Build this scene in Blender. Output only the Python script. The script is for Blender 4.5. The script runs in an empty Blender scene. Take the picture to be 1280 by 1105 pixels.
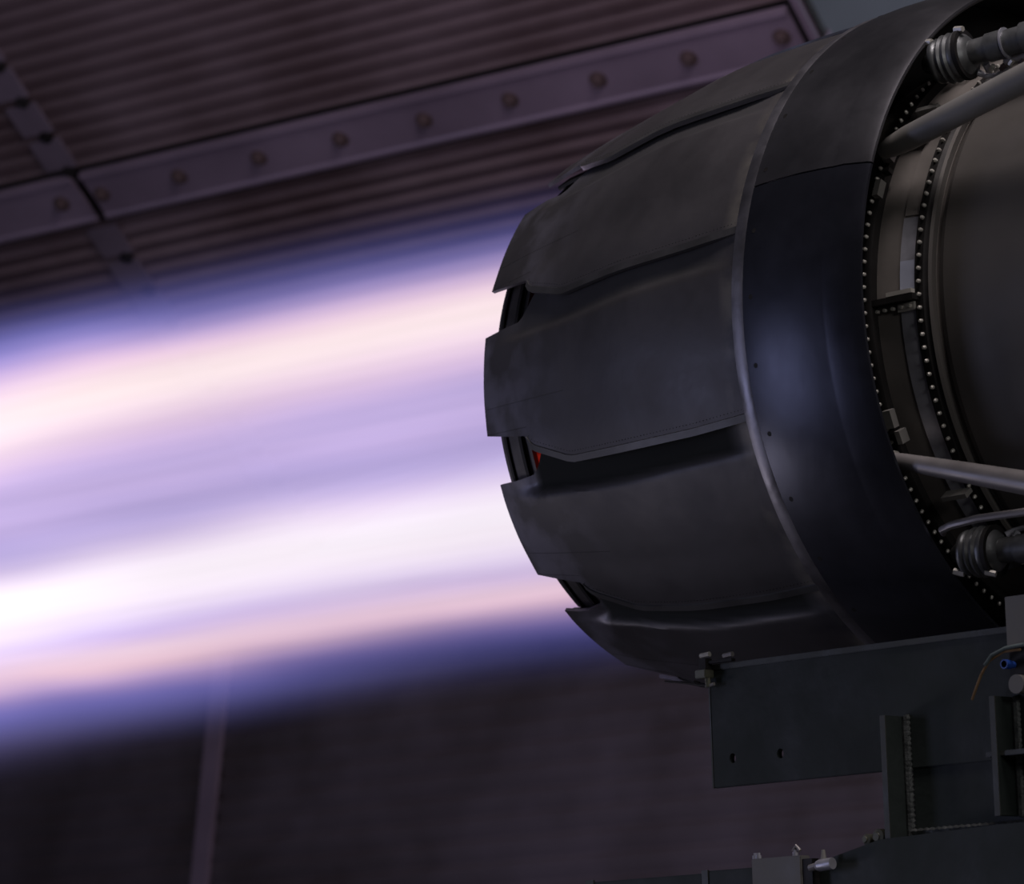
import bpy, bmesh, math, random
from mathutils import Vector, Matrix

random.seed(7)
C = bpy.context.scene.collection
sc = bpy.context.scene
PI = math.pi
H = 2.7                      # height of the engine axis above the floor

# ------------------------------------------------------------------ camera
cam_d = bpy.data.cameras.new('camera')
cam = bpy.data.objects.new('camera', cam_d)
C.objects.link(cam)
sc.camera = cam
Rv = Vector((0.6975697, 0.71584523, -0.03101807))
Uv = Vector((0.1365029, -0.09027147, 0.98651813))
Wv = Vector((-0.70339425, 0.69239922, 0.16068559))
m = Matrix((Rv, Uv, -Wv)).transposed().to_4x4()
m.translation = Vector((4.12171266, -5.19087051, 1.50160905))
cam.matrix_world = m
cam_d.sensor_width = 36.0
cam_d.lens = 4795.7249 / 1280 * 36.0
cam_d.clip_end = 200
cam_d.dof.use_dof = True
cam_d.dof.focus_distance = 6.35
cam_d.dof.aperture_fstop = 5.6

# ------------------------------------------------------------------ world, lamps, exposure
w = bpy.data.worlds.new('hangar_air'); sc.world = w
w.use_nodes = True
w.node_tree.nodes['Background'].inputs['Color'].default_value = (0.80, 0.80, 1.0, 1)
w.node_tree.nodes['Background'].inputs['Strength'].default_value = 0.022

def area(name, loc, target, size, power, color, sy=None):
    l = bpy.data.lights.new(name, 'AREA'); l.energy = power; l.color = color
    l.shape = 'RECTANGLE'; l.size = size; l.size_y = sy or size
    o = bpy.data.objects.new(name, l); C.objects.link(o)
    o.location = loc
    o.rotation_euler = (Vector(target) - Vector(loc)).to_track_quat('-Z', 'Y').to_euler()
    return o
area('hangar_lamp', (1.6, -1.3, 6.8), (0, 0, 2.7), 1.6, 108, (1.0, 0.90, 0.90), 1.0)
area('upstream_lamp', (7.5, -3.2, 4.0), (0, 0, 2.8), 1.6, 52, (1.0, 0.97, 0.95), 1.2)
area('doorway_light', (-6.0, -7.0, 1.8), (0, 0, 2.6), 1.6, 58, (0.60, 0.64, 1.0), 3.2)
area('low_fill_light', (-5.0, -3.2, 0.35), (-0.5, -0.3, 2.6), 0.8, 17, (0.92, 0.86, 1.0), 0.8)  # unseen fill, added to lift the dark lower flaps
area('hood_fill', (-1.5, 0.5, 4.7), (-5.0, 3.2, 4.3), 1.2, 21, (1.0, 0.78, 0.95), 1.0)  # added out of view to brighten the ribbed hood wall
area('low_wall_fill', (-1.2, 1.5, 0.5), (-1.8, 3.7, 2.3), 1.4, 10, (1.0, 0.78, 1.0), 0.8)  # added below the view to light only the lower wall
area('back_wall_fill', (-1.0, 6.0, 7.5), (-4.5, 9.0, 5.5), 2.0, 190, (0.85, 0.9, 1.0), 2.0)  # extra light added for the back wall alone

sc.view_settings.view_transform = 'Standard'
sc.view_settings.look = 'None'
sc.view_settings.gamma = 1.0
sc.view_settings.use_curve_mapping = False
sc.view_settings.exposure = 0.0

# ------------------------------------------------------------------ materials
def metal(name, col, rough=0.45, metallic=0.6, var=0.25, nscale=6.0, bump=0.15, bscale=40.0,
          stretch=(1, 1, 1), tint=None, rvar=0.12):
    mt = bpy.data.materials.new(name); mt.use_nodes = True
    nt = mt.node_tree; N = nt.nodes; L = nt.links
    b = N['Principled BSDF']
    tc = N.new('ShaderNodeTexCoord'); mp = N.new('ShaderNodeMapping')
    mp.inputs['Scale'].default_value = stretch
    L.new(tc.outputs['Object'], mp.inputs['Vector'])
    n1 = N.new('ShaderNodeTexNoise'); n1.inputs['Scale'].default_value = nscale
    n1.inputs['Detail'].default_value = 6; n1.inputs['Roughness'].default_value = 0.6
    L.new(mp.outputs['Vector'], n1.inputs['Vector'])
    r = N.new('ShaderNodeValToRGB')
    c2 = tint or col
    r.color_ramp.elements[0].position = 0.32; r.color_ramp.elements[1].position = 0.68
    r.color_ramp.elements[0].color = (*[c * (1 - var) for c in c2], 1)
    r.color_ramp.elements[1].color = (*[c * (1 + var) for c in col], 1)
    L.new(n1.outputs['Fac'], r.inputs['Fac']); L.new(r.outputs['Color'], b.inputs['Base Color'])
    mr = N.new('ShaderNodeMapRange')
    mr.inputs['From Min'].default_value = 0.3; mr.inputs['From Max'].default_value = 0.7
    mr.inputs['To Min'].default_value = max(0.05, rough - rvar); mr.inputs['To Max'].default_value = min(1, rough + rvar)
    L.new(n1.outputs['Fac'], mr.inputs['Value']); L.new(mr.outputs['Result'], b.inputs['Roughness'])
    b.inputs['Metallic'].default_value = metallic
    if bump:
        n2 = N.new('ShaderNodeTexNoise'); n2.inputs['Scale'].default_value = bscale
        n2.inputs['Detail'].default_value = 5
        L.new(mp.outputs['Vector'], n2.inputs['Vector'])
        bp = N.new('ShaderNodeBump'); bp.inputs['Strength'].default_value = bump
        bp.inputs['Distance'].default_value = 0.004
        L.new(n2.outputs['Fac'], bp.inputs['Height']); L.new(bp.outputs['Normal'], b.inputs['Normal'])
    return mt

M = {}
M['flap'] = metal('flap_metal', (0.094, 0.088, 0.094), 0.50, 0.5, 0.16, 5, 0.2, 22)
def scuff(mt, s0, s1, col):
    N = mt.node_tree.nodes; L = mt.node_tree.links; b = N['Principled BSDF']
    src = b.inputs['Base Color'].links[0].from_socket
    tc = N.new('ShaderNodeTexCoord'); sx = N.new('ShaderNodeSeparateXYZ'); L.new(tc.outputs['Object'], sx.inputs[0])
    r = N.new('ShaderNodeValToRGB'); r.color_ramp.elements[0].position = 0.0; r.color_ramp.elements[0].color = (1, 1, 1, 1)
    r.color_ramp.elements[1].position = 1.0; r.color_ramp.elements[1].color = (0, 0, 0, 1)
    mr = N.new('ShaderNodeMapRange'); mr.inputs['From Min'].default_value = -s0; mr.inputs['From Max'].default_value = -s1
    L.new(sx.outputs['X'], mr.inputs['Value']); L.new(mr.outputs['Result'], r.inputs['Fac'])
    nz = N.new('ShaderNodeTexNoise'); nz.inputs['Scale'].default_value = 11; nz.inputs['Detail'].default_value = 4
    L.new(tc.outputs['Object'], nz.inputs['Vector'])
    m2 = N.new('ShaderNodeMapRange'); m2.inputs['From Min'].default_value = .44; m2.inputs['From Max'].default_value = .60
    L.new(nz.outputs['Fac'], m2.inputs['Value'])
    mu = N.new('ShaderNodeMath'); mu.operation = 'MULTIPLY'; L.new(r.outputs['Color'], mu.inputs[0]); L.new(m2.outputs['Result'], mu.inputs[1])
    mx = N.new('ShaderNodeMix'); mx.data_type = 'RGBA'; L.new(mu.outputs[0], mx.inputs['Factor'])
    L.new(src, mx.inputs['A']); mx.inputs['B'].default_value = (*col, 1); L.new(mx.outputs['Result'], b.inputs['Base Color'])
scuff(M['flap'], .012, .050, (.26, .24, .21))
def valley_shade(mt, col):
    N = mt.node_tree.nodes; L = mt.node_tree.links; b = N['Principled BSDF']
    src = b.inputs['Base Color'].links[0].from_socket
    a = N.new('ShaderNodeAttribute'); a.attribute_name = 'valley_shaded'
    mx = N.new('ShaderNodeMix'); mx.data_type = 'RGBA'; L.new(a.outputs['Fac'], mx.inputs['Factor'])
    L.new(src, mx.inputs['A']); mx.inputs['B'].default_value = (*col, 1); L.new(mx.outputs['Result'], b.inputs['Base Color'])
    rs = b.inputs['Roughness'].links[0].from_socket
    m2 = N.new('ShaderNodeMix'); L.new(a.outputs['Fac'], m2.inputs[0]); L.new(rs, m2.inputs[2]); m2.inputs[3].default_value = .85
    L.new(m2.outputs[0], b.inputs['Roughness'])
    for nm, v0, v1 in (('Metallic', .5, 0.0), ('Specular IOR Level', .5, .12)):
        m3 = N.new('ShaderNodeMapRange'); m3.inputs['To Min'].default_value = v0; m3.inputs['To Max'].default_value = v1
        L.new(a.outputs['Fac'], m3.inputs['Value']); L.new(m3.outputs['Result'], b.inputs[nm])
scuff(M['flap'], .68, .44, (.20, .19, .23))
valley_shade(M['flap'], (.036, .038, .037))  # dark matt colour standing in for shade in the flap valleys
M['flap_edge'] = metal('flap_edge_metal', (0.11, 0.107, 0.11), 0.45, 0.6, 0.12, 14, 0.1, 60)
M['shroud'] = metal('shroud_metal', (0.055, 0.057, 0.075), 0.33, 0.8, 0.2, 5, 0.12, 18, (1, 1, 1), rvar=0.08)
M['shroud_top'] = metal('shroud_upper_metal', (0.075, 0.073, 0.082), 0.42, 0.7, 0.2, 5, 0.15, 18)  # greyer and rougher than the lower arc
M['strip'] = metal('bare_strip_metal', (0.25, 0.24, 0.265), 0.40, 0.85, 0.35, 9, 0.15, 50)
M['casing'] = metal('casing_titanium', (0.115, 0.105, 0.098), 0.62, 0.3, 0.10, 4, 0.1, 30)
M['band'] = metal('casing_band', (0.21, 0.19, 0.175), 0.55, 0.3, 0.15, 7, 0.12, 40)
M['bright'] = metal('bright_steel', (0.50, 0.50, 0.56), 0.42, 0.6, 0.2, 20, 0.05, 60)
M['bolt'] = metal('bolt_steel', (0.70, 0.67, 0.61), 0.38, 0.45, 0.1, 30, 0)
M['dark'] = metal('sooty_metal', (0.02, 0.018, 0.018), 0.6, 0.4, 0.3, 10, 0.2, 50)
M['tube'] = metal('strut_tube_metal', (0.30, 0.28, 0.28), 0.48, 0.55, 0.12, 8, 0.06, 60)
M['tube_dull'] = metal('strut_tube_dull_metal', (0.25, 0.24, 0.225), 0.62, 0.2, 0.12, 8, 0.06, 60)
M['actuator'] = metal('actuator_grey', (0.16, 0.165, 0.17), 0.42, 0.6, 0.25, 25, 0.1, 80)
M['stand'] = metal('stand_green_paint', (0.015, 0.0215, 0.0200), 0.65, 0.0, 0.2, 6, 0.2, 60)
M['weld'] = metal('weld_bead', (0.07, 0.075, 0.075), 0.5, 0.3, 0.4, 60, 0.6, 120)
M['stand_edge'] = metal('stand_worn_edge', (0.055, 0.058, 0.052), 0.5, 0.3, 0.3, 12, 0.2, 60)
M['olive'] = metal('clamp_olive', (0.13, 0.13, 0.095), 0.5, 0.4, 0.3, 30, 0.1, 80)
M['grey_plate'] = metal('grey_plate_paint', (0.16, 0.155, 0.15), 0.6, 0.1, 0.12, 12, 0.1, 60)
M['blue'] = metal('blue_connector_plastic', (0.02, 0.07, 0.35), 0.35, 0.0, 0.1, 20, 0)
M['wire'] = metal('tan_wire', (0.25, 0.15, 0.07), 0.5, 0.0, 0.3, 40, 0)
M['wire_grey'] = metal('grey_wire', (0.12, 0.15, 0.15), 0.5, 0.0, 0.3, 40, 0)
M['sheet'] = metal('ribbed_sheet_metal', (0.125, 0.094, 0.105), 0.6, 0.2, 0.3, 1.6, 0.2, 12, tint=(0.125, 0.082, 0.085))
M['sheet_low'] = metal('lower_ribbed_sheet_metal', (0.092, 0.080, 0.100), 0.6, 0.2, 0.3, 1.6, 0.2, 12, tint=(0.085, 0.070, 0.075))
M['joint'] = metal('joint_strip_metal', (0.20, 0.16, 0.215), 0.55, 0.25, 0.16, 2.2, 0.2, 14)
M['seam'] = metal('seam_strip_metal', (0.155, 0.128, 0.165), 0.55, 0.25, 0.2, 3, 0.2, 14)
M['glint'] = metal('painted_glint_metal', (0.52, 0.55, 0.68), 0.45, 0.3, 0.08, 20, 0)
M['rust'] = metal('rusty_bolt', (0.085, 0.058, 0.060), 0.8, 0.2, 0.3, 20, 0.3, 60)
M['wallpaint'] = metal('pale_hangar_wall', (0.30, 0.32, 0.38), 0.9, 0.0, 0.08, 0.8, 0.05, 6)
M['concrete'] = metal('concrete', (0.10, 0.10, 0.10), 0.9, 0.0, 0.2, 1.2, 0.2, 8)

# glowing hot liner: red heat in patches
hm = bpy.data.materials.new('hot_liner'); hm.use_nodes = True
N = hm.node_tree.nodes; L = hm.node_tree.links; b = N['Principled BSDF']
b.inputs['Base Color'].default_value = (0.03, 0.012, 0.01, 1); b.inputs['Roughness'].default_value = 0.6
tc = N.new('ShaderNodeTexCoord'); nz = N.new('ShaderNodeTexNoise'); nz.inputs['Scale'].default_value = 17
rp = N.new('ShaderNodeValToRGB'); rp.color_ramp.elements[0].position = 0.40; rp.color_ramp.elements[1].position = 0.62
rp.color_ramp.elements[0].color = (0.01, 0, 0, 1); rp.color_ramp.elements[1].color = (1, 0.05, 0.03, 1)
L.new(tc.outputs['Object'], nz.inputs['Vector']); L.new(nz.outputs['Fac'], rp.inputs['Fac'])
sz = N.new('ShaderNodeSeparateXYZ'); L.new(tc.outputs['Object'], sz.inputs[0])
mr = N.new('ShaderNodeMapRange'); mr.inputs['From Min'].default_value = 2.88; mr.inputs['From Max'].default_value = 2.7; mr.inputs['To Max'].default_value = .32
L.new(sz.outputs['Z'], mr.inputs['Value']); L.new(mr.outputs['Result'], b.inputs['Emission Strength'])
L.new(rp.outputs['Color'], b.inputs['Emission Color']); b.inputs['Emission Strength'].default_value = 0.28
M['hot'] = hm

# ------------------------------------------------------------------ helpers
def E(s, th, r):
    """engine coordinates (s downstream of the shroud edge, th around from the camera side, r) -> world"""
    t = math.radians(th)
    return Vector((-s, -r * math.cos(t), H + r * math.sin(t)))

def link(name, me, mat, parent=None):
    o = bpy.data.objects.new(name, me)
    if mat is not None and len(me.materials) == 0: me.materials.append(mat)
    C.objects.link(o)
    if parent is not None:
        o.parent = parent
        o.matrix_parent_inverse = Matrix.Translation(parent.matrix_world.translation).inverted() if False else Matrix()
        o.location = -root_loc(parent)
    return o

def root_loc(p):
    v = Vector((0, 0, 0))
    while p is not None:
        v += p.location; p = p.parent
    return v

def mesh(name, verts, faces, mat, parent=None, smooth=False, auto=35):
    me = bpy.data.meshes.new(name)
    me.from_pydata([tuple(v) for v in verts], [], faces)
    bm = bmesh.new(); bm.from_mesh(me)
    bmesh.ops.recalc_face_normals(bm, faces=bm.faces)
    if smooth:
        for f in bm.faces: f.smooth = True
        ca = math.radians(auto)
        for e in bm.edges:
            if len(e.link_faces) == 2 and e.calc_face_angle(0) > ca: e.smooth = False
    bm.to_mesh(me); bm.free()
    return link(name, me, mat, parent)

class MB:
    def __init__(s): s.v = []; s.f = []
    def add(s, v, f):
        k = len(s.v); s.v += [Vector(q) for q in v]; s.f += [tuple(i + k for i in q) for q in f]
        return s
    def box(s, lo, hi, bev=0.0):
        bm = bmesh.new(); bmesh.ops.create_cube(bm, size=1)
        lo, hi = Vector(lo), Vector(hi)
        for v in bm.verts:
            v.co = Vector([lo[i] + (v.co[i] + .5) * (hi[i] - lo[i]) for i in range(3)])
        if bev: bmesh.ops.bevel(bm, geom=bm.edges[:], offset=bev, segments=2, affect='EDGES')
        bm.verts.index_update()
        s.add([v.co.copy() for v in bm.verts], [tuple(v.index for v in f.verts) for f in bm.faces]); bm.free()
        return s
    def obox(s, c, ax, ay, az, dx, dy, dz):
        """box centred at c with axes and full sizes"""
        vs = []
        for i in (-.5, .5):
            for j in (-.5, .5):
                for k in (-.5, .5):
                    vs.append(Vector(c) + ax * dx * i + ay * dy * j + az * dz * k)
        s.add(vs, [(0, 1, 3, 2), (4, 6, 7, 5), (0, 4, 5, 1), (2, 3, 7, 6), (0, 2, 6, 4), (1, 5, 7, 3)])
        return s
    def tube(s, pts, rad, n=12, cap=True):
        pts = [Vector(p) for p in pts]
        if not isinstance(rad, (list, tuple)): rad = [rad] * len(pts)
        rings = []; up = None
        for i, p in enumerate(pts):
            d = (pts[min(i + 1, len(pts) - 1)] - pts[max(i - 1, 0)]).normalized()
            if up is None:
                up = d.orthogonal().normalized()
            up = (up - d * up.dot(d)).normalized(); sd = d.cross(up)
            rings.append([p + (up * math.cos(2 * PI * k / n) + sd * math.sin(2 * PI * k / n)) * rad[i] for k in range(n)])
        v = [q for r in rings for q in r]; f = []
        for i in range(len(pts) - 1):
            for k in range(n):
                a = i * n + k; b_ = i * n + (k + 1) % n
                f.append((a, b_, b_ + n, a + n))
        if cap:
            f.append(tuple(range(n))[::-1]); f.append(tuple(range((len(pts) - 1) * n, len(pts) * n)))
        return s.add(v, f)
    def prism(s, poly, axis_vec):
        """extrude a planar polygon of 3D points by axis_vec"""
        n = len(poly); poly = [Vector(p) for p in poly]; a = Vector(axis_vec)
        s.add(poly + [p + a for p in poly], [tuple(range(n)), tuple(range(2 * n - 1, n - 1, -1))] +
              [(i, (i + 1) % n, n + (i + 1) % n, n + i) for i in range(n)])
        return s
    def build(s, name, mat, parent=None, smooth=False, auto=35):
        return mesh(name, s.v, s.f, mat, parent, smooth, auto)

def lathe(name, prof, mat, parent=None, a0=-180, a1=180, seg=None, closed=True, auto=35):
    """revolve a list of (s, r) about the engine axis; closed: the profile is a loop"""
    full = abs(a1 - a0) >= 359.9
    seg = seg or max(2, int(abs(a1 - a0) / 2))
    nr = seg if full else seg + 1
    n = len(prof); v = []; f = []
    for i in range(nr):
        th = a0 + (a1 - a0) * i / seg
        for (s_, r_) in prof: v.append(E(s_, th, r_))
    for i in range(seg):
        j = (i + 1) % nr
        for k in range(n if closed else n - 1):
            l = (k + 1) % n
            f.append((i * n + k, i * n + l, j * n + l, j * n + k))
    if closed and not full:
        f.append(tuple(range(n))); f.append(tuple(range((nr - 1) * n, nr * n)))
    return mesh(name, v, f, mat, parent, True, auto)

def interp(x, tab):
    if x <= tab[0][0]: return tab[0][1]
    for (a, va), (b_, vb) in zip(tab, tab[1:]):
        if x <= b_: return va + (vb - va) * (x - a) / (b_ - a)
    return tab[-1][1]
def sstep(a, b_, x):
    t = min(1, max(0, (x - a) / (b_ - a))); return t * t * (3 - 2 * t)

def tag(o, label=None, cat=None, group=None, kind=None):
    if label: o['label'] = label
    if cat: o['category'] = cat
    if group: o['group'] = group
    if kind: o['kind'] = kind
    return o
def empty(name, loc):
    o = bpy.data.objects.new(name, None); C.objects.link(o); o.location = loc
    o.empty_display_size = 0.1
    return o

# ------------------------------------------------------------------ setting
fl = MB().box((-14, -9, -0.1), (9, 10, 0)).build('floor', M['concrete']); tag(fl, kind='structure')
wb = MB().box((-14, 9.0, 0), (9, 9.15, 9)).build('wall_back', M['wallpaint']); tag(wb, kind='structure')

# upper ribbed facet of the exhaust hood: plane through P with d (downstream) and e (down the slope)
P1 = Vector((-4.31605471, 2.88031858, 4.46664144))
d1 = Vector((-0.96633075, -0.25338818, -0.0447137)).normalized()
e1 = Vector((-0.16899949, 0.75607806, -0.63228565)); e1 = (e1 - d1 * e1.dot(d1)).normalized()
n1 = d1.cross(e1)
if n1.y > 0: n1 = -n1                                  # towards the camera side
d2 = Vector((-1, 0, 0)); e2 = Vector((0, -0.151934, -0.98839)); n2 = Vector((0, -0.98839, 0.151934))
P2 = Vector((-3, 3.75, 3.0))
def vlow(u):                                           # where the upper facet meets the lower wall
    A = P1 + d1 * u
    return (P2 - A).dot(n2) / e1.dot(n2)

def ribbed(name, P, d, e, n, us, v0, vend, pitch, depth, mat, parent, thick=0.004):
    """corrugated sheet: ribs run along d, profile goes down e; vend(u) = lower end at station u"""
    prof = [(0.0, 0.0), (0.14, -.15), (0.36, -.5), (0.58, -1.0), (0.70, -.95), (0.84, -.3)]    # flat crest, recessed groove
    vm = max(vend(us[0]), vend(us[-1]))
    v = []; f = []; rows = []
    k = 0
    while True:
        q, h = prof[k % 6]; vv = v0 + (k // 6 + q) * pitch
        if vv > vm: break
        rows.append((vv, h * depth)); k += 1
    nr = len(rows)
    for u in us:
        for vv, h in rows:
            vc = min(vv, vend(u)); v.append(P + d * u + e * vc + n * h)
    for i in range(len(us) - 1):
        for j in range(nr - 1):
            a = i * nr + j
            f.append((a, a + 1, a + nr + 1, a + nr))
    # remove zero-area faces
    f = [q for q in f if (v[q[0]] - v[q[1]]).length + (v[q[3]] - v[q[2]]).length > 1e-6]
    o = mesh(name, v, f, mat, parent)
    md = o.modifiers.new('solid', 'SOLIDIFY'); md.thickness = thick; md.offset = 0
    return o

hood = empty('wall_upper', (-4.3, 2.9, 3.5)); tag(hood, kind='structure')
PIT = 0.060
seamU = [-1.27, 1.40, 4.07, 6.74]
for i in range(3):
    u0, u1 = seamU[i], seamU[i + 1]
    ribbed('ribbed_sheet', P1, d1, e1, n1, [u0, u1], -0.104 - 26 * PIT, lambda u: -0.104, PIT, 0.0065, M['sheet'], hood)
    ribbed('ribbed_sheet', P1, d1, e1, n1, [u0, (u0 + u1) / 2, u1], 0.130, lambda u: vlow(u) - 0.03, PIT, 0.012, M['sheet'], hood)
    # bolted flat joint strip with a rolled lip, dark gap above it
    a, b_ = (u0 + 0.028, u1 - 0.012) if i else (u0 + 0.04, u1 - 0.012)
    sb = MB()
    pr = [(-0.086, 0.004), (-0.080, 0.026), (-0.066, 0.028), (-0.060, 0.018), (0.085, 0.018), (0.095, 0.026), (0.108, 0.024), (0.113, 0.004)]
    A = [P1 + d1 * a + e1 * q + n1 * h for q, h in pr]
    sb.prism(A, d1 * (b_ - a))
    strip = sb.build('joint_strip', M['joint'], hood)
    MB().obox(P1 + d1 * (u0 + u1) / 2 + e1 * 0.013 - n1 * 0.022, d1, e1, n1, u1 - u0, 0.27, 0.006).build('backing_plate', M['dark'], hood)
    # bolts
us_b = [-1.175 + 0.3155 * k for k in range(9)] + [1.515 + 0.3155 * k for k in range(8)] + [4.19 + 0.3155 * k for k in range(8)]
bolt_me = washer_me = None
for u in us_b:
    c = P1 + d1 * u + e1 * 0.009 + n1 * 0.018
    if bolt_me is None:
        mb = MB(); mb.tube([n1 * 0, n1 * 0.005, n1 * 0.0051, n1 * 0.024], [0.029, 0.029, 0.017, 0.015], 10)
        o = mb.build('bolt', M['rust'], hood); bolt_me = o.data
    else:
        o = link('bolt', bolt_me, None, hood)
    o.location = c - hood.location + n1 * random.uniform(0, 0.003)
    o.rotation_euler = (0, 0, 0)
# lapped seams running down the slope, with dark fixings
for su in (1.40, 4.07):
    for (va, vb) in ((-1.6, -0.10), (0.13, vlow(su) - 0.05)):
        n_ = max(3, int((vb - va) / 0.14)); step = (vb - va) / n_
        for k in range(n_):
            vm = va + (k + .5) * step
            wv = random.uniform(-0.006, 0.006)
            MB().obox(P1 + d1 * (su + 0.045 + wv) + e1 * vm + n1 * 0.006, d1, e1, n1, 0.12, step * 0.80, 0.012).build('seam_cover', M['seam'], hood)
            MB().tube([P1 + d1 * (su + 0.02) + e1 * (vm + step * .5), P1 + d1 * (su + 0.02) + e1 * (vm + step * .5) + n1 * 0.016], 0.024, 8).build('seam_bolt', M['dark'], hood)
# end frame at the mouth of the hood
MB().obox(P1 + d1 * -1.268 + e1 * -0.75 + n1 * 0.0, d1, e1, n1, 0.022, 1.60, 0.05).build('edge_strip', M['joint'], hood)
MB().obox(P1 + d1 * -1.28 + e1 * 0.56 + n1 * -0.02, d1, e1, n1, 0.03, 1.0, 0.05).build('edge_strip', M['joint'], hood)
MB().obox(P1 + d1 * -1.272 + e1 * -0.04 - n1 * 0.02, d1, e1, n1, 0.035, 0.5, 0.03).build('edge_angle', M['dark'], hood)

low = empty('wall_lower', (-3, 3.6, 0)); tag(low, kind='structure')
ztop = -0.35                                             # above the meeting line, behind the hood
lowU = [-4.2, -0.55, 3.58, 7.5]
for i in range(3):
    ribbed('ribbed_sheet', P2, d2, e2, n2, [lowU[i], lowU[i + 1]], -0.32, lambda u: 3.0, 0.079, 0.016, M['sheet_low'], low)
for u in (3.475, -0.5):
    MB().obox(P2 + d2 * u + e2 * 1.5 + n2 * 0.012, d2, e2, n2, 0.085, 3.0, 0.02).build('cover_strip', M['joint'], low)

# ------------------------------------------------------------------ engine
eng = empty('jet_engine', (0, 0, H - 0.6))
tag(eng, 'large dark jet engine running in afterburner, with overlapping exhaust nozzle flaps and bolted casing', 'jet engine')

PROF = [(-.26, .603), (-.2, .612), (-.1, .612), (0, .600), (.1, .602), (.3, .592), (.45, .564), (.6, .535), (.7, .511)]
def pr_r(s):
    # smooth the table a little
    return sum(interp(s + k * 0.02, PROF) for k in (-2, -1, 0, 1, 2)) / 5 if s < .66 else interp(s, PROF)
LO = [(0, -16.2), (.13, -17), (.447, -17.9), (.463, -17.8), (.554, -15.0), (.565, -14.4), (.575, -13.2), (.582, -11.8), (.64, -11.2), (.7, -10.4)]
HI = [(0, 17.0), (.545, 17.0), (.568, 14.5), (.585, 12.0), (.600, 10.6), (.64, 10.0), (.7, 9.6)]
SS = [-.03, 0, .04, .08, .13, .18, .23, .28, .33, .38, .42, .45, .47, .49, .52, .55, .556, .565, .575, .582, .592, .602, .612, .63, .655, .68, .7]
NT = 60
def flap_h(s, phi, dep=0.018):
    """height of the flap skin over the mean profile: proud on the lower edge, dished where it tucks under"""
    k = sstep(0.0, 0.12, s)
    h = 0.003 * (1 - sstep(-14, -6, phi))
    wv = 9.2 - 1.6 * sstep(.1, .45, s)
    h -= dep * k * sstep(wv - 1.2, wv + 1.2, phi) * (1 - 0.95 * sstep(.585, .645, s))
    return h
def make_flap(c, seed):
    rnd = random.Random(seed)
    v = []; n = NT + 1
    dep = 0.018 if c < -15 else 0.009         # the lower flaps sit further under their neighbours
    def rad(s, th):
        ph = th - c
        wob = 0.0012 * math.sin(9 * s + seed) * math.cos(ph * .21 + seed)
        return pr_r(s) + flap_h(s, ph, dep) + wob
    for off in (0, -0.007):
        for s in SS:
            lo, hi = c + interp(s, LO), c + interp(s, HI)
            for j in range(n):
                th = lo + (hi - lo) * j / NT
                v.append(E(s, th, rad(s, th) + off))
    f = []; R_ = len(SS); T = R_ * n
    for i in range(R_ - 1):
        for j in range(NT):
            a = i * n + j
            f.append((a, a + 1, a + n + 1, a + n)); f.append((T + a, T + a + n, T + a + n + 1, T + a + 1))
    for i in range(R_ - 1):
        for j in (0, NT):
            a = i * n + j; f.append((a, a + n, T + a + n, T + a))
    for j in range(NT):
        for i in (0, R_ - 1):
            a = i * n + j; f.append((a, a + 1, T + a + 1, T + a))
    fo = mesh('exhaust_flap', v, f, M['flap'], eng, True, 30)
    at_ = fo.data.attributes.new('valley_shaded', 'FLOAT', 'POINT')   # shade below the neighbouring flap's edge, painted in, stronger on lower flaps
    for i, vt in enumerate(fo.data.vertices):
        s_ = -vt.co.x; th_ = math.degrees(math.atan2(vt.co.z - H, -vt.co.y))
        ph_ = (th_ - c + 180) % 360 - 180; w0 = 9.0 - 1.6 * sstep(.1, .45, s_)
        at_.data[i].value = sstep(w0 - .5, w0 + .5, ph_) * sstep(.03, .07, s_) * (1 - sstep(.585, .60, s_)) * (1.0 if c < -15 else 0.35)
    # raised doubler strip along the lower edge
    ss = [s for s in SS if 0.0 <= s <= .576]
    v = []
    for s in ss:
        lo = c + interp(s, LO)
        for dth, h in ((-.05, -.002), (-.05, .0022), (1.15, .0022), (1.25, 0.0)):
            v.append(E(s, lo + dth, rad(s, lo + dth) + h))
    f = []
    for i in range(len(ss) - 1):
        for j in range(3):
            a = i * 4 + j; f.append((a, a + 1, a + 5, a + 4))
    mesh('edge_strip', v, f, M['flap_edge'], fo, True, 30)
    # rows of tiny rivets
    mb = MB()
    def rivet(s, th, r=0.0011):
        p = E(s, th, rad(s, th)); nrm = (p - Vector((p.x, 0, H))).normalized()
        t = Vector((1, 0, 0)); b_ = nrm.cross(t)
        mb.add([p + t * r, p + b_ * r, p - t * r, p - b_ * r, p + nrm * 0.0010], [(0, 1, 4), (1, 2, 4), (2, 3, 4), (3, 0, 4)])
    for k in range(46):
        s = .455 + .235 * k / 45; rivet(s, c - 5.2)
    for k in range(70):
        s = .02 + .55 * k / 69; rivet(s, c + interp(s, LO) + 1.9)
    for k in range(26):
        rivet(.575 + 0.12 * k / 25, c + interp(.62, LO) + 1.2)
    rv = mb.build('rivet_rows', M['dark'], fo); tag(rv, kind='stuff')
    return fo
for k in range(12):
    make_flap(30 * k - 150, k)

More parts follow.
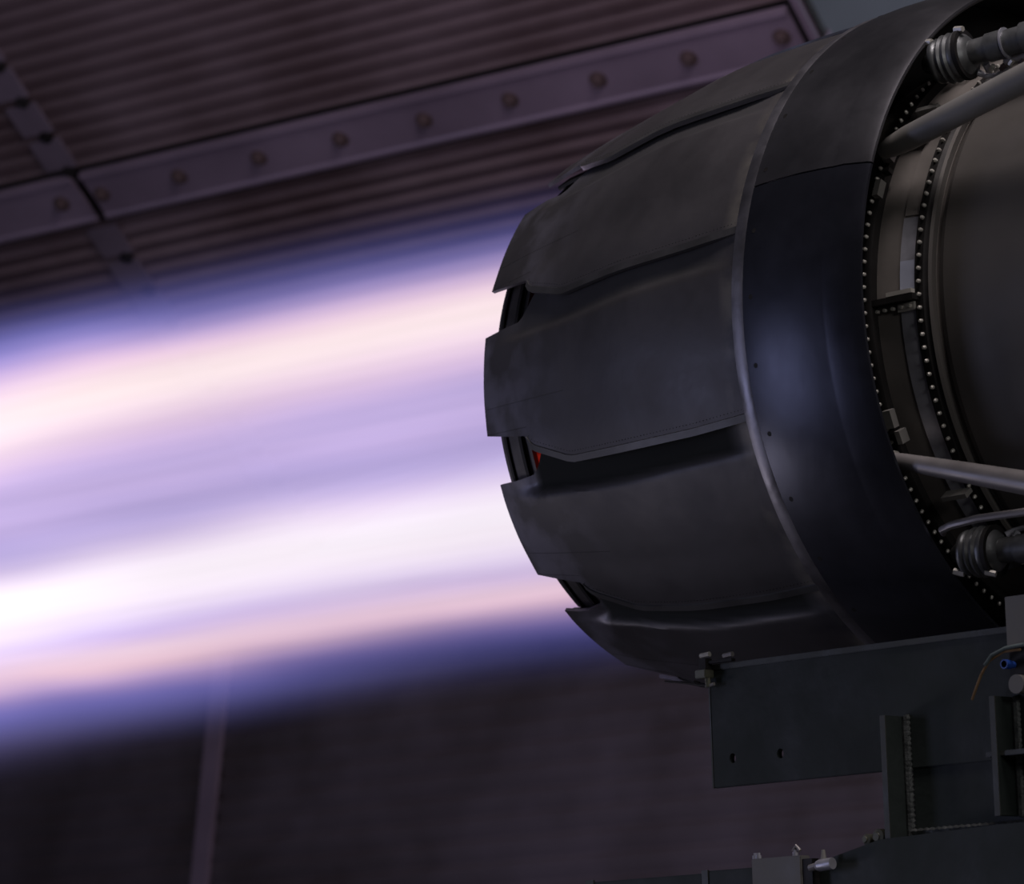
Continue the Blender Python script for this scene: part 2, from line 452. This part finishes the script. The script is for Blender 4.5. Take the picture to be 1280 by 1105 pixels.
# inner seals between the flaps, with the hot liner behind them
def arc_plate(name, s0, s1, r0, r1, c, hw, th, mat, parent, nt=10):
    v = []; n = nt + 1
    for off in (0, -th):
        for s, r in ((s0, r0), ((s0 + s1) / 2, (r0 + r1) / 2), (s1, r1)):
            for j in range(n):
                v.append(E(s, c - hw + 2 * hw * j / nt, r + off))
    f = []; T = 3 * n
    for i in range(2):
        for j in range(nt):
            a = i * n + j; f.append((a, a + 1, a + n + 1, a + n)); f.append((T + a, T + a + n, T + a + n + 1, T + a + 1))
        for j in (0, nt):
            a = i * n + j; f.append((a, a + n, T + a + n, T + a))
    for j in range(nt):
        for i in (0, 2):
            a = i * n + j; f.append((a, a + 1, T + a + 1, T + a))
    return mesh(name, v, f, mat, parent, True, 30)
M['seal'] = metal('seal_metal', (0.11, 0.10, 0.10), 0.5, 0.5, 0.3, 18, 0.2, 60)
for k in range(12):
    c = 30 * k - 135
    so = arc_plate('inner_seal', .612, .696, .499, .484, c, 7.6, .010, M['seal'], eng)
    arc_plate('seal_rib', .628, .636, .504, .503, c, 7.0, .006, M['dark'], so)
    arc_plate('seal_rib', .676, .684, .492, .490, c, 7.2, .006, M['dark'], so)
    arc_plate('seal_root', .40, .588, .508, .500, c, 7.6, .008, M['dark'], so)
    for sg in (-1, 1):
        p = E(.67, c + sg * 8.1, .495); q = E(.706, c + sg * 7.9, .488)
        MB().tube([E(.60, c + sg * 8.3, .503), p, q], [.008, .008, .005], 8).build('seal_roller', M['dark'], so, True)
lathe('nozzle_liner', [(.10, .50), (.575, .482), (.575, .474), (.10, .49)], M['dark'], eng, seg=144)
lathe('hot_liner', [(.576, .482), (.60, .476), (.672, .472), (.672, .466), (.60, .470), (.576, .474)], M['hot'], eng, seg=144)

# shroud ring in two panels, lighter bare edge strip
SP = [(-.010, .6095), (-.03, .6125), (-.07, .6155), (-.12, .6165), (-.165, .6145), (-.185, .6125), (-.190, .6121), (-.209, .6119), (-.235, .6065), (-.252, .603), (-.258, .600), (-.259, .596), (-.255, .592), (-.20, .596), (-.05, .598), (-.010, .600)]
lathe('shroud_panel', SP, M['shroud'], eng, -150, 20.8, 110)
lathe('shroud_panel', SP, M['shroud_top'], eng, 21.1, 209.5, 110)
lathe('shroud_edge_strip', [(.013, .6035), (.012, .6085), (.004, .6105), (-.010, .6110), (-.0145, .6100), (-.0145, .603)], M['strip'], eng, seg=180)
# screws on the shroud
mb = None
for k in range(13):
    th = 66 - 10.6 * k
    p = E(-.034, th, .6128); nrm = (p - Vector((p.x, 0, H))).normalized()
    if mb is None:
        o = MB().tube([nrm * -0.003, nrm * 0.0003], 0.0045, 8).build('screw', M['dark'], eng); sm = o.data; th0 = th
    else:
        o = link('screw', sm, None, eng)
    mb = 1
    o.location = p - eng.location; o.rotation_euler = (-math.radians(th - th0), 0, 0)

# casing
lathe('bulkhead_ring', [(-.10, .596), (-.10, .480), (-.085, .480), (-.085, .596)], M['dark'], eng, seg=120)
lathe('casing_band', [(-.10, .485), (-.176, .488), (-.196, .4885), (-.285, .4765), (-.31, .474), (-.31, .44), (-.10, .44)], M['band'], eng, seg=180)
lathe('casing_flange', [(-.172, .486), (-.174, .504), (-.180, .506), (-.192, .506), (-.197, .503), (-.197, .486)], M['dark'], eng, seg=180)
lathe('casing_flange', [(-.272, .476), (-.273, .485), (-.290, .485), (-.297, .480), (-.298, .471)], M['dark'], eng, seg=180)
lathe('casing_lip', [(-.300, .470), (-.300, .484), (-.303, .487), (-.308, .484), (-.309, .470)], M['casing'], eng, seg=180)
lathe('casing_barrel', [(-.318, .46), (-.318, .476), (-.33, .482), (-.60, .483), (-.9, .486), (-1.4, .492), (-1.6, .492), (-1.6, .46)], M['casing'], eng, seg=180, auto=25)
lathe('casing_front_flange', [(-1.6, .30), (-1.6, .56), (-1.63, .56), (-1.63, .30)], M['casing'], eng, seg=96)
lathe('light_band_strip', [(-.243, .4835), (-.243, .4855), (-.271, .4815), (-.271, .4785)], M['bright'], eng, -60, 16.5, 60)
lathe('light_band_strip', [(-.243, .4835), (-.243, .4850), (-.271, .4810), (-.271, .4785)], M['band'], eng, 17, 80, 40)
lathe('painted_glint', [(-.2435, .4853), (-.2435, .4860), (-.2705, .4822), (-.2705, .481)], M['glint'], eng, 1.8, 7.6, 8)  # reflection on the band, put into the colour as a paler arc
# bolt circles
for s0, r0, dth, off, rad_, ph in ((-.186, .506, 2.42, 0, .0034, 0.8), (-.283, .485, 2.55, 0, .0034, 0.4)):
    me0 = None
    for k in range(-30, 38):
        th = k * dth + ph
        p = E(s0, th, r0)
        if me0 is None:
            nrm = (p - Vector((p.x, 0, H))).normalized(); th0 = th
            o = MB().tube([nrm * -0.001, nrm * 0.0035, nrm * 0.006], [rad_, rad_, rad_ * .6], 8).build('flange_bolt', M['bolt'], eng, True, 50)
            me0 = o.data
        else:
            o = link('flange_bolt', me0, None, eng)
        o.location = p - eng.location; o.rotation_euler = (-math.radians(th - th0), 0, 0)

def frame_at(s, th, r):
    p = E(s, th, r); nrm = (p - Vector((p.x, 0, H))).normalized()
    ax = Vector((1, 0, 0)); t = ax.cross(nrm)
    return p, ax, t, nrm            # t ~ tangential (downwards on the camera side)
# split-line bracket across the band
p, ax, t, nr = frame_at(-.232, 0.0, .492)
brk = MB().obox(p, ax, t, nr, .10, .010, .022).build('split_line_flange', M['dark'], eng)
p, ax, t, nr = frame_at(-.252, 1.1, .496)
MB().obox(p, ax, t, nr, .052, .007, .010).build('bright_tab', M['bolt'], brk)
p, ax, t, nr = frame_at(-.257, -1.55, .487)
MB().obox(p, ax, t, nr, .034, .013, .006).build('bright_tab', M['bolt'], brk)
for s_ in (-.20, -.215, -.232, -.250, -.266):
    p, ax, t, nr = frame_at(s_, -1.5, .489)
    MB().tube([p, p + nr * 0.006], 0.003, 8).build('bolt', M['bolt'], brk)
# small brackets on the band and by the shroud lip
for s_, th, dx, dy, dz, mt in ((-.200, -21.5, .016, .030, .014, 'tube_dull'), (-.212, -25.0, .010, .022, .02, 'tube_dull'), (-.198, 29.5, .018, .014, .012, 'tube'),
                               (-.196, 22.5, .012, .030, .014, 'tube_dull'), (-.205, 26.2, .014, .008, .012, 'dark'), (-.27, -38, .05, .008, .02, 'tube_dull'),
                               (-.245, 40, .045, .01, .02, 'tube_dull'), (-.23, 36, .05, .012, .02, 'dark')):
    p, ax, t, nr = frame_at(s_, th, .508)
    MB().obox(p, ax, t, nr, dx, dy, dz).build('bracket', M[mt], eng)

# struts from inside the shroud to the forward mount
def lp(a, b_, t): return Vector(a) + (Vector(b_) - Vector(a)) * t
A = Vector((0.215, -0.478, 2.953)); B = Vector((0.526, -0.507, 3.004)); D = (B - A)
MB().tube([A, A + D * .06, A + D * .18, A + D * .9, A + D * 4.2], [.013, .017, .0205, .0225, .0225], 20).build('upper_strut', M['tube_dull'], eng, True)
A2 = Vector((0.222, -0.497, 2.4415)); B2 = Vector((0.486, -0.507, 2.370)); D2 = B2 - A2
lo_ = MB().tube([A2, A2 + D2 * .08, A2 + D2 * .5, A2 + D2 * 1.1, A2 + D2 * 4.5], [.0115, .0135, .0165, .0195, .0195], 20).build('lower_strut', M['tube'], eng, True)
MB().tube([A2 - D2 * .04, A2 + D2 * .015], .0155, 12).build('collar', M['bolt'], lo_, True)

# actuators: bellows body, rod, clamps, hose
def actuator(s0, th0, s1, th1, r, lab):
    a = E(s0, th0, r); b_ = E(s1, th1, r - 0.01); d = (b_ - a).normalized(); L_ = (b_ - a).length
    u = Vector((0, -math.cos(math.radians(th0)), math.sin(math.radians(th0)))); u = (u - d * u.dot(d)).normalized(); sd = d.cross(u)
    pts = [a + d * x for x in (-.02, .0, .004, .012, .016, .024, .028, .036, .040, .050, .056, .064, .070)]
    rr = [.012, .026, .036, .038, .034, .041, .037, .042, .038, .042, .038, .030, .024]
    body = MB().tube(pts, rr, 28).build('actuator', M['actuator'], eng, True, 60)
    MB().tube([a + d * x for x in (.068, .10, .101, .128, .129, .165, .166, .40)], [.021, .021, .024, .024, .0215, .0215, .026, .026], 20).build('rod_housing', M['actuator'], body, True)
    MB().tube([a + d * .131, a + d * .134], .0262, 20).build('band_clamp', M['bright'], body, True)
    MB().tube([a + d * .052, a + d * .060], .0425, 24).build('dark_clamp', M['dark'], body, True)
    for x, o_, rr_ in ((-.004, .033, .006), (.058, .041, .005)):
        q = a + d * x + u * o_ - sd * 0.012 * (1 if lab else -1)
        MB().tube([q - d * .007 - sd * .004, q + d * .010 + sd * .002], rr_, 6).build('clamp_bolt', M['bolt'], body)
    # fitting and curved hose
    q = a + d * .082 - u * .026
    MB().tube([q, q - u * .014], .006, 8).build('fitting', M['bright'], body, True)
    cu = [a + d * .062 - u * .037, a + d * .072 - u * .047, a + d * .09 - u * .052, a + d * .11 - u * .046, a + d * .135 - u * .032]
    MB().tube(cu, [.006, .0045, .0045, .0045, .004], 10).build('hose', M['bright'], body, True)
    q = a + d * .118 - u * .030
    MB().tube([q, q + d * .04], .011, 12).build('valve_cap', M['tube'], body, True)
    for k in range(5):
        q = a + d * (.09 + .018 * k) - u * (.034 + .004 * (k % 2)) + sd * 0.01
        MB().tube([q, q + d * .009 + u * .006], .0045, 6).build('nut', M['rust' if k % 2 else 'bolt'], body)
    return body
actuator(-.262, 46.2, -.43, 49.2, .562, 1)
actuator(-.268, -46.6, -.43, -48.6, .560, 0)
# pipe over the lower actuator
pts = [E(-.275, -40.5, .585), E(-.290, -39, .60), E(-.315, -38.2, .605), E(-.37, -38.0, .60), E(-.5, -38.2, .60)]
MB().tube(pts, [.005, .0065, .0065, .0065, .0065], 10).build('bleed_pipe', M['tube'], eng, True)
# clips near the top opening
for s_, th, dx, dy in ((-.235, 55, .004, .022), (-.252, 57, .03, .004), (-.27, 60, .03, .004), (-.262, 58.5, .004, .02), (-.22, 50, .02, .006)):
    p, ax, t, nr = frame_at(s_, th, .535)
    MB().obox(p, ax, t, nr, dx, dy, .012).build('clip', M['tube'], eng)
# mount trunnion outside the frame carries the engine on the stand
MB().box((.95, -.46, 2.157), (1.10, -.40, 2.55), .004).build('mount_lug', M['casing'], eng)

# ------------------------------------------------------------------ test stand
st = empty('engine_test_stand', (0.6, -0.45, 0))
tag(st, 'dark green welded steel stand with a deep side beam under the jet engine', 'stand')
# deep web with two holes at its tail
bm = bmesh.new()
def web(x0, x1, z0, z1, holes, y0, y1, name):
    mb = MB()
    outer = [(x0, z0), (x1, z0), (x1, z1), (x0, z1)]
    me = bpy.data.meshes.new(name); o = mb.box((x0, y0, z0), (x1, y1, z1), .0015).build(name, M['stand'], st)
    for (hx, hz, hw, hh) in holes:
        h = MB().prism([(hx + hw * math.cos(a * PI / 6), y0 - .02, hz + hh * math.sin(a * PI / 6)) for a in range(12)], (0, .06, 0)).build('cut', None)
        md = o.modifiers.new('b', 'BOOLEAN'); md.object = h; md.operation = 'DIFFERENCE'; md.solver = 'EXACT'
        dg = bpy.context.evaluated_depsgraph_get(); nm = bpy.data.meshes.new_from_object(o.evaluated_get(dg))
        o.modifiers.clear(); o.data = nm
        bpy.data.objects.remove(h)
    return o
sidebeam = web(-.226, 1.9, 1.950, 2.150, [(-.181, 1.9965, .0075, .0085), (-.075, 1.996, .0075, .0085)], -.464, -.452, 'side_beam')
MB().box((-.228, -.467, 2.146), (1.9, -.42, 2.156), .001).build('top_flange', M['stand_edge'], st)
MB().box((-.2285, -.465, 1.950), (-.2255, -.451, 2.148)).build('end_edge', M['stand_edge'], st)
for (x, z0, z1, w_) in ((.183, 1.838, 2.034, .009), (.405, 1.86, 2.045, .009), (.80, 1.85, 2.04, .009)):
    g = MB().box((x, -.512, z0), (x + w_, -.464, z1), .001).build('gusset', M['stand'], st)
    MB().box((x - .0008, -.5135, z0), (x + w_ + .0008, -.5115, z1)).build('bare_edge', M['stand_edge'], g)
    mb = MB()
    nb = int((z1 - z0) / .008)
    for k in range(nb):
        z = z0 + (k + .5) * (z1 - z0) / nb
        mb.tube([(x + w_ + .005, -.467, z - .0055), (x + w_ + .006, -.466, z), (x + w_ + .005, -.467, z + .0055)], [.0062, .0075, .0062], 8)
    wd = mb.build('weld_bead', M['weld'], g, True)
MB().box((.2, -.460, 1.845), (1.9, -.448, 1.9515), .0015).build('lower_web', M['stand'], st)
MB().box((.385, -.505, 1.952), (.60, -.464, 1.960), .001).build('shelf_plate', M['stand_edge'], st)
mb = MB()
for k in range(40):
    x = .20 + k * .012
    mb.tube([(x - .002, -.467, 1.848), (x + .006, -.467, 1.849), (x + .014, -.467, 1.848)], [.0048, .0060, .0048], 6)
mb.build('weld_bead', M['weld'], st, True)
# lower longitudinal member with a tapered tail
poly = [(-.045, 1.79), (.175, 1.838), (.42, 1.846), (1.9, 1.846), (1.9, 1.7455), (.10, 1.7455), (-.045, 1.7455)]
MB().prism([(x, -.52, z) for x, z in poly], (0, .14, 0)).build('lower_beam', M['stand'], st)
MB().box((.05, -.535, 1.60), (1.9, -.40, 1.742), .003).build('base_beam', M['dark'], st)
for x in (.95, 1.75):
    MB().box((x, -.52, 0.0), (x + .10, -.42, 1.61), .003).build('leg', M['stand'], st)
    MB().box((x - .05, -.58, 0.0), (x + .15, -.36, .015), .002).build('foot_plate', M['stand'], st)
# hose boss beside the gusset
for (x, y, z, r) in ((.148, -.475, 1.845, .013), (.128, -.48, 1.842, .009)):
    MB().tube([(x, y + .02, z), (x - .003, y - .012, z), (x - .004, y - .013, z), (x - .004, y - .016, z)], [r, r, r * .6, r * .5], 14).build('boss', M['olive'], st, True)

# clamp at the tail of the beam
cl = empty('beam_clamp', (-.215, -.465, 2.12))
tag(cl, 'small olive screw clamp with bright bolt heads at the tail end of the green beam', 'clamp')
MB().box((-.236, -.490, 2.133), (-.212, -.467, 2.147), .0015).build('jaw', M['olive'], cl)
MB().box((-.229, -.486, 2.146), (-.213, -.470, 2.166), .001).build('stem', M['dark'], cl)
MB().tube([(-.229, -.48, 2.171), (-.209, -.48, 2.1725)], .0045, 10).build('bolt_head', M['bolt'], cl, True)
MB().tube([(-.180, -.477, 2.1665), (-.160, -.477, 2.168)], .0045, 10).build('bolt_head', M['tube'], cl, True)
MB().box((-.213, -.482, 2.156), (-.158, -.472, 2.161), .001).build('link_bar', M['dark'], cl)
MB().tube([(-.218, -.478, 2.135), (-.216, -.478, 2.118)], .005, 8).build('screw', M['olive'], cl, True)
MB().tube([(-.222, -.478, 2.119), (-.203, -.478, 2.122)], .003, 8).build('nut', M['tube_dull'], cl, True)
MB().tube([(-.216, -.476, 2.121), (-.238, -.474, 2.1235), (-.262, -.470, 2.1285), (-.325, -.468, 2.138)], [.004, .0035, .0022, .0016], 8).build('handle', M['dark'], cl, True)
MB().tube([(-.245, -.470, 2.126), (-.255, -.470, 2.1295)], .004, 8).build('handle_collar', M['dark'], cl, True)

# grey instrument plate with connector and leads
ip = empty('instrument_plate', (.50, -.49, 2.10))
tag(ip, 'flat grey instrument plate bolted on the beam at the right edge', 'plate')
MB().box((.430, -.495, 2.118), (.60, -.488, 2.198), .001).build('face_plate', M['grey_plate'], ip)
MB().tube([(.452, -.505, 2.060), (.452, -.48, 2.060)], .015, 16).build('pale_boss', M['grey_plate'], ip, True)
cn = MB().tube([(.436, -.512, 2.092), (.436, -.498, 2.092)], .0075, 14).tube([(.436, -.512, 2.092), (.436, -.480, 2.092)], .0055, 12).build('blue_connector', M['blue'], ip, True)
tag(cn, 'bright blue round connector')
MB().box((.427, -.488, 2.052), (.60, -.468, 2.118), .002).build('mounting_block', M['dark'], ip)
wr = MB().tube([(.460, -.50, 2.113), (.430, -.504, 2.112), (.404, -.508, 2.100), (.387, -.508, 2.080), (.372, -.505, 2.058), (.362, -.502, 2.044)], .0022, 8).build('lead_wire', M['wire'], None, True)
tag(wr, 'thin tan wire hanging in front of the green beam by the blue connector', 'wire')
wr2 = MB().tube([(.470, -.503, 2.120), (.436, -.507, 2.117), (.412, -.511, 2.108), (.398, -.511, 2.094)], .003, 8).build('sleeved_wire', M['wire_grey'], None, True)
tag(wr2, 'short grey sleeved wire curling from the grey plate over the tan wire', 'wire')

# valve block, dark box and rail along the bottom edge
vb = empty('valve_block', (-.06, -.47, 1.745))
tag(vb, 'pale grey metal valve block with small fittings at the bottom of the picture', 'valve block')
MB().box((-.076, -.545, 1.7455), (.03, -.521, 1.822), .0015).build('body', M['grey_plate'], vb)
for x, z in ((-.077, 1.822), (-.070, 1.822), (.010, 1.822)):
    MB().tube([(x, -.533, z), (x, -.533, z + .006), (x, -.533, z + .0061), (x, -.533, z + .010)], [.005, .005, .003, .003], 8).build('fitting', M['bright'], vb, True)
MB().tube([(.005, -.533, 1.83), (.012, -.533, 1.838), (.020, -.533, 1.83)], .003, 8).build('elbow', M['tube'], vb, True)
MB().tube([(.050, -.545, 1.800), (.066, -.545, 1.803)], .006, 10).build('port', M['tube'], vb, True)
MB().tube([(.066, -.545, 1.803), (.070, -.545, 1.803), (.0705, -.545, 1.803), (.098, -.545, 1.805)], [.008, .009, .0095, .0095], 14).build('plug', M['bright'], vb, True)
MB().tube([(.075, -.54, 1.812), (.075, -.54, 1.828)], [.005, .003], 8).build('bleed_nipple', M['tube_dull'], vb, True)
MB().box((.029, -.541, 1.77), (.052, -.524, 1.816), .001).build('end_cap', M['dark'], vb)
jb = empty('dark_bracket_box', (-.15, -.46, 1.74))
tag(jb, 'dark green box section standing left of the pale valve block', 'box section')
MB().box((-.232, -.49, 1.7455), (-.088, -.455, 1.812), .0015).build('box_body', M['stand'], jb)
MB().box((-.236, -.492, 1.7455), (-.222, -.488, 1.8135)).build('bare_edge', M['stand_edge'], jb)
rl = empty('low_rail', (-.4, -.46, 1.70))
tag(rl, 'low dark rail along the bottom edge left of the box section', 'rail')
MB().box((-.50, -.49, 1.7455), (-.237, -.455, 1.8085), .0015).build('rail_body', M['stand'], rl)
MB().box((-.507, -.492, 1.7455), (-.488, -.488, 1.812)).build('bare_edge', M['stand_edge'], rl)
# shelf of the stand that carries the three
MB().box((-.52, -.56, 1.728), (.12, -.44, 1.745), .002).build('tail_shelf', M['stand'], st)

# ------------------------------------------------------------------ afterburner flame (emitting gas volume)
fp = [(.50, .0), (.50, .455), (.66, .464), (.76, .50), (1.0, .58), (1.6, .68), (2.4, .76), (4.6, .84), (4.6, 0)]
v = []; f = []; seg = 48
ringp = fp[1:-1]
for i in range(seg):
    for (s_, r_) in ringp: v.append(E(s_, 360 * i / seg, r_) - Vector((0, 0, H)))
n = len(ringp)
for i in range(seg):
    j = (i + 1) % seg
    for k in range(n - 1): f.append((i * n + k, i * n + k + 1, j * n + k + 1, j * n + k))
f.append(tuple(i * n for i in range(seg))); f.append(tuple(i * n + n - 1 for i in range(seg)))
fm = bpy.data.materials.new('flame_gas'); fm.use_nodes = True
nt = fm.node_tree; N = nt.nodes; L = nt.links
for q in list(N):
    if q.type == 'BSDF_PRINCIPLED': N.remove(q)
out = [q for q in N if q.type == 'OUTPUT_MATERIAL'][0]
def mth(op, a, b_=None, c_=None, clamp=False):
    q = N.new('ShaderNodeMath'); q.operation = op; q.use_clamp = clamp
    for i, x in enumerate((a, b_, c_)):
        if x is None: continue
        if isinstance(x, (int, float)): q.inputs[i].default_value = x
        else: L.new(x, q.inputs[i])
    return q.outputs[0]
def noise(vec, scale, detail=3, rough=.5):
    q = N.new('ShaderNodeTexNoise'); q.inputs['Scale'].default_value = scale
    q.inputs['Detail'].default_value = detail; q.inputs['Roughness'].default_value = rough
    L.new(vec, q.inputs['Vector']); return q.outputs['Fac']
def mapping(vec, sca, loc=(0, 0, 0)):
    q = N.new('ShaderNodeMapping'); q.inputs['Scale'].default_value = sca; q.inputs['Location'].default_value = loc
    L.new(vec, q.inputs['Vector']); return q.outputs[0]
tc = N.new('ShaderNodeTexCoord'); sp = N.new('ShaderNodeSeparateXYZ'); L.new(tc.outputs['Object'], sp.inputs[0])
S = mth('MULTIPLY', sp.outputs['X'], -1.0); Y = sp.outputs['Y']; Z = sp.outputs['Z']
wn = noise(mapping(tc.outputs['Object'], (.55, .8, 2.2)), 1.6, 2)
ds = mth('SUBTRACT', S, 1.7)
grow = mth('MULTIPLY', mth('MAXIMUM', Z, 0.0), mth('MULTIPLY', ds, 0.05))
zz = mth('ADD', mth('SUBTRACT', Z, grow), mth('MULTIPLY', mth('SUBTRACT', wn, .5), mth('MULTIPLY', mth('MAXIMUM', S, .7), .045)))
stops = [(-.47, (0, 0, 0)), (-.43, (.006, .008, .035)), (-.395, (.025, .03, .13)), (-.362, (.10, .09, .30)), (-.337, (.38, .26, .50)),
         (-.315, (.80, .53, .62)), (-.285, (.86, .64, .74)), (-.252, (.56, .44, .80)), (-.225, (.85, .72, .95)), (-.18, (1, .90, 1)), (-.115, (1, .92, 1)),
         (-.075, (.84, .70, .88)), (-.035, (.54, .44, .74)), (.01, (.42, .36, .70)), (.06, (.55, .43, .74)), (.095, (.58, .46, .78)), (.13, (.44, .37, .70)),
         (.17, (.66, .48, .74)), (.215, (.86, .66, .80)), (.265, (1, .84, .85)), (.305, (1, .83, .84)), (.34, (.90, .62, .76)), (.365, (.50, .36, .66)),
         (.392, (.18, .17, .46)), (.422, (.055, .06, .22)), (.455, (.012, .015, .07)), (.51, (0, 0, 0))]
lo_v, hi_v = -.52, .56
rp = N.new('ShaderNodeValToRGB'); cr = rp.color_ramp; cr.interpolation = 'LINEAR'
for i, (p_, c_) in enumerate(stops):
    pos = (p_ - lo_v) / (hi_v - lo_v)
    el = cr.elements[i] if i < 2 else cr.elements.new(pos)
    el.position = pos; el.color = (*c_, 1)
# elements get re-sorted when moved: write them again in order
for el, (p_, c_) in zip(cr.elements, stops):
    el.position = (p_ - lo_v) / (hi_v - lo_v); el.color = (*c_, 1)
L.new(mth('DIVIDE', mth('SUBTRACT', zz, lo_v), hi_v - lo_v), rp.inputs['Fac'])
# thickness of the gas across the jet: near round section
SIG = 0.14
rr_ = mth('DIVIDE', Y, SIG)
g = mth('EXPONENT', mth('MULTIPLY', mth('MULTIPLY', rr_, rr_), -1.0))
# streaks and slow unevenness along the jet
st1 = noise(mapping(tc.outputs['Object'], (.32, 2.0, 18.0)), 1.5, 4, .6)
st2 = noise(mapping(tc.outputs['Object'], (.9, 1.0, 2.0), (3, 1, 2)), 1.3, 1)
mod = mth('ADD', mth('MULTIPLY', st1, .80), mth('MULTIPLY', st2, .34)); mod = mth('ADD', mod, .37)
fade = mth('MULTIPLY', mth('SUBTRACT', S, .3), 3.0, clamp=True)
far = mth('SUBTRACT', 1.0, mth('MULTIPLY', mth('SUBTRACT', S, 3.2), .72, clamp=True))
k0 = 0.69 / (math.sqrt(PI) * SIG)
stg = mth('MULTIPLY', mth('MULTIPLY', mth('MULTIPLY', g, mod), mth('MULTIPLY', fade, far)), k0)
em = N.new('ShaderNodeEmission'); L.new(rp.outputs['Color'], em.inputs['Color']); L.new(stg, em.inputs['Strength'])
# faint blue haze that widens along the edges of the jet
az_ = mth('SUBTRACT', mth('ABSOLUTE', mth('SUBTRACT', Z, .02)), .425)
wd_ = mth('ADD', mth('MULTIPLY', mth('MAXIMUM', mth('SUBTRACT', S, .9), 0.0), .026), .012)
q_ = mth('DIVIDE', az_, wd_)
hz = mth('MULTIPLY', mth('EXPONENT', mth('MULTIPLY', mth('MULTIPLY', q_, q_), -1.0)), mth('MULTIPLY', mth('SUBTRACT', S, 1.0), .28, clamp=True))
hz = mth('MULTIPLY', mth('MULTIPLY', hz, g), mth('MULTIPLY', far, k0))
em2 = N.new('ShaderNodeEmission'); em2.inputs['Color'].default_value = (.16, .14, .36, 1); L.new(hz, em2.inputs['Strength'])
ad = N.new('ShaderNodeAddShader'); L.new(em.outputs[0], ad.inputs[0]); L.new(em2.outputs[0], ad.inputs[1])
L.new(ad.outputs[0], out.inputs['Volume'])
fm.cycles.volume_step_rate = 0.35
fo = mesh('afterburner_flame', v, f, fm, None)
fo.location = (0, 0, H)
tag(fo, 'long white and violet afterburner flame streaming left from the engine nozzle', 'flame')
